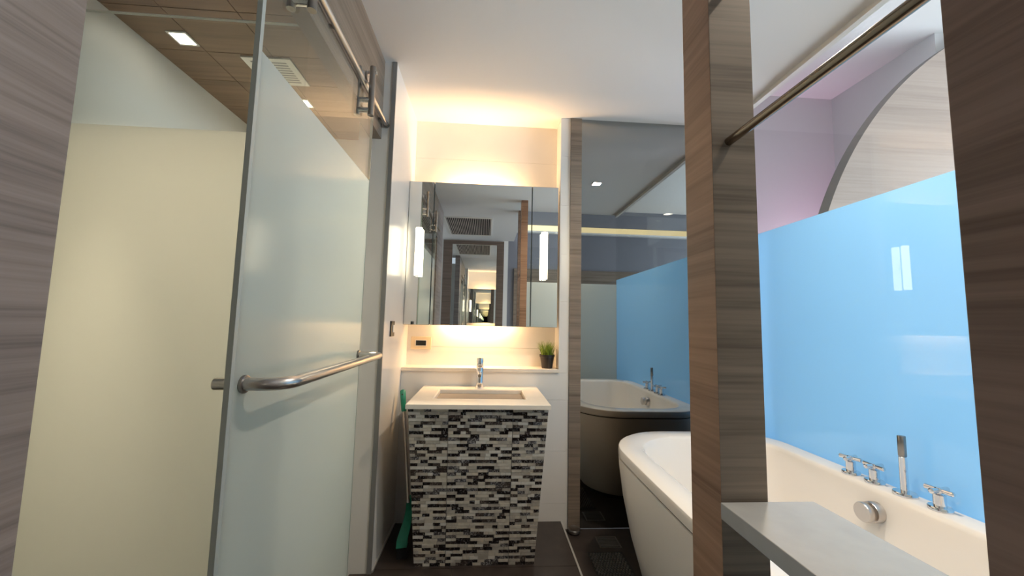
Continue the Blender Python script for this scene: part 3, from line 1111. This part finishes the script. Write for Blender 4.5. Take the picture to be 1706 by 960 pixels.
# ================================================================== WET FLOOR THINGS
t = empty('floor_drain', (0.765, 2.385, -0.047))
tag(t, 'square metal floor drain below the smoked mirror', 'drain')
box('frame', (0.700, 0.830, 2.325, 2.445, -0.047, -0.0445), 'steel_dark', t)
for i in range(7):
    box('slat', (0.708, 0.822, 2.333 + i * .0152, 2.343 + i * .0152, -0.0445, -0.0425), 'drain_dark', t)
t = empty('bath_mat', (0.70, 2.12, -0.047))
tag(t, 'dark knobbly anti-slip mat on the wet floor beside the tub', 'mat')
box('base', (0.612, 0.815, 1.85, 2.285, -0.047, -0.043), 'black', t)
bm = bmesh.new()
for i in range(26):
    for j in range(12):
        xx = 0.620 + j * .0163 + (0.008 if i % 2 else 0)
        yy = 1.858 + i * .0163
        if xx < 0.806:
            lathe(bm, (xx, yy, -0.043), [(0.0062, 0), (0.005, .0035), (0.002, .005)], 8)
tag(finish('bumps', bm, 'drain_dark', t, org(t), smooth=True), 'rows of small raised bumps', kind='stuff')
bm = bmesh.new()
lathe(bm, (0.583, 2.490, -0.047), [(0.026, 0), (0.036, .008), (0.040, .024), (0.036, .030), (0.028, .029), (0.010, .026)], 30)
tag(finish('door_stop', bm, 'steel_dark', smooth=True), 'small round metal cup at the foot of the wood strip', 'stop')

# ================================================================== CEILING FITTINGS


def downlight(cx, cy, z, s, power, color, label, spread=150):
    t = empty('square_downlight', (cx, cy, z))
    tag(t, label, 'downlight', 'square ceiling downlights')
    bm = bmesh.new()
    h = s / 2
    for b in ((-h - .008, h + .008, -h - .008, -h), (-h - .008, h + .008, h, h + .008), (-h - .008, -h, -h, h), (h, h + .008, -h, h)):
        bx(bm, cx + b[0], cx + b[1], cy + b[2], cy + b[3], z - .004, z)
    finish('frame', bm, 'white_plastic', t, org(t))
    box('lens', (cx - h, cx + h, cy - h, cy + h, z - .0025, z - .0005), 'lens', t)
    l = area('lamp', (cx, cy, z - .006), (0, 0, -1), s, s, power, color, spread)
    l.parent = t
    l.location = (0, 0, -.006)
    return t


downlight(-1.325, 1.628, 2.43, 0.066, 1.8, CUBWARM, 'square downlight in the brown cubicle ceiling nearest to the entry', 30)
downlight(-1.035, 2.085, 2.43, 0.066, 8.0, CUBWARM, 'square downlight in the cubicle ceiling beyond the exhaust vent', 120)
downlight(1.083, 1.346, CEIL, 0.075, 14.0, SOFTWARM, 'square ceiling downlight above the bathtub, mirrored in the smoked panel')
downlight(1.050, 0.420, CEIL, 0.075, 9.0, SOFTWARM, 'square ceiling downlight above the near end of the bathtub')
t = empty('exhaust_vent', (-1.03, 1.815, 2.43))
tag(t, 'white slotted exhaust vent in the cubicle ceiling', 'vent')
box('frame', (-1.145, -0.925, 1.715, 1.915, 2.422, 2.43), 'white_plastic', t, bevel=0.002)
for i in range(9):
    box('slot', (-1.115, -0.955, 1.738 + i * .018, 1.747 + i * .018, 2.4215, 2.423), 'metal_edge', t)
# air grille above the entry, behind the viewer (seen in the mirror)
t = empty('air_grille', (-0.29, -0.67, CEIL))
tag(t, 'long black-slotted air grille in the entry ceiling, seen in the mirror', 'grille')
GX0, GX1, GY0, GY1 = -0.60, 0.03, -1.18, -0.15
box('backing', (GX0, GX1, GY0, GY1, CEIL - .003, CEIL - .001), 'gap', t)
for b in ((GX0 - .02, GX1 + .02, GY0 - .02, GY0), (GX0 - .02, GX1 + .02, GY1, GY1 + .02), (GX0 - .02, GX0, GY0, GY1), (GX1, GX1 + .02, GY0, GY1)):
    piece('frame_bar', (*b, CEIL - .012, CEIL - .001), 'white_plastic', t)
ns = 24
for i in range(ns):
    x = GX0 + (i + .5) * (GX1 - GX0) / ns
    piece('slat', (x - .0042, x + .0042, GY0, GY1, CEIL - .010, CEIL - .003), 'cream_slat', t)
# framed mirror on the rear wall
t = empty('framed_mirror', (-0.23, -1.6, 0.0))
tag(t, 'tall dark wood framed mirror on the wall behind, seen in reflection', 'mirror')
FX0, FX1, FZ1 = -0.774, 0.276, 2.665
box('glass', (FX0 + .15, FX1 - .12, -1.585, -1.580, 0.10, FZ1 - .06), 'mirror', t)
box('backboard', (FX0 + .05, FX1 - .05, -1.60, -1.585, 0.05, FZ1 - .02), 'wood_frame', t)
for b in ((FX0, FX0 + .155, 0, FZ1), (FX1 - .125, FX1, 0, FZ1)):
    box('frame_bar', (b[0], b[1], -1.60, -1.565, b[2], b[3]), 'wood_frame', t)
for b in ((FX0 + .155, FX1 - .125, 0, .10), (FX0 + .155, FX1 - .125, FZ1 - .065, FZ1)):
    box('frame_bar', (b[0], b[1], -1.60, -1.565, b[2], b[3]), 'wood_frame', t)

# ================================================================== BEDROOM THINGS
cx_, cz_, cr_ = 4.388, 1.135, 2.438
bm = bmesh.new()
pts = []
steps = 220
for i in range(steps):
    a = 2 * math.pi * i / steps
    x = min(cx_ + cr_ * math.cos(a), 4.73)
    z = max(0.002, min(BCEIL - .004, cz_ + cr_ * math.sin(a)))
    if not pts or (abs(pts[-1][0] - x) + abs(pts[-1][1] - z)) > 1e-4:
        pts.append((x, z))
fr = [bm.verts.new((x, 2.20, z)) for x, z in pts]
bk = [bm.verts.new((x, 2.275, z)) for x, z in pts]
m_ = len(pts)
bm.faces.new(fr)
bm.faces.new(bk[::-1])
for i in range(m_):
    j = (i + 1) % m_
    f = bm.faces.new((fr[i], bk[i], bk[j], fr[j]))
    f.material_index = 1
rp = finish('round_wood_panel', bm, ['wood_light', 'wood_edge'])
tag(rp, 'large circular pale wood headboard panel in the bedroom beyond the glass', 'panel')
# warm cove light on the bedroom rear wall, seen in the mirrors
t = empty('cove_light', (2.4, -1.58, 2.87))
tag(t, 'long warm cove light high on the bedroom rear wall, seen in the smoked mirror', 'light')
box('trough', (0.46, 4.7, -1.60, -1.50, 2.84, 2.868), 'white', t)
box('glow_strip', (0.46, 4.7, -1.598, -1.585, 2.87, 2.985), 'cove', t)
# accent strips behind the round panel
t = empty('accent_light', (2.86, 2.35, 0.55))
tag(t, 'pink accent light strip hidden behind the foot of the round wood panel', 'light')
box('housing', (2.74, 2.98, 2.277, 2.31, 0.50, 0.54), 'white_plastic', t)
l = area('lamp', (0, 0, 0), (-0.05, 0.62, 0.85), 0.22, 0.05, 4.5, (1.0, 0.52, 0.85), 70)
l.parent = t
l.location = (0, 0.0, 0.05)
t = empty('alcove_fill_light', (3.01, 2.66, 0.35))  # added lamp, out of view, to light the blue pane evenly from behind
tag(t, 'added upright fill light on the alcove wall behind the blue glass', 'lamp')
box('housing', (2.99, 3.02, 2.60, 2.72, 0.35, 1.85), 'white_plastic', t)
l = area('lamp', (0, 0, 0), (-1, 0, 0), 0.10, 1.45, 11.0, (0.86, 0.86, 1.0), 180)
l.parent = t
l.location = (-0.024, 0, 0.75)
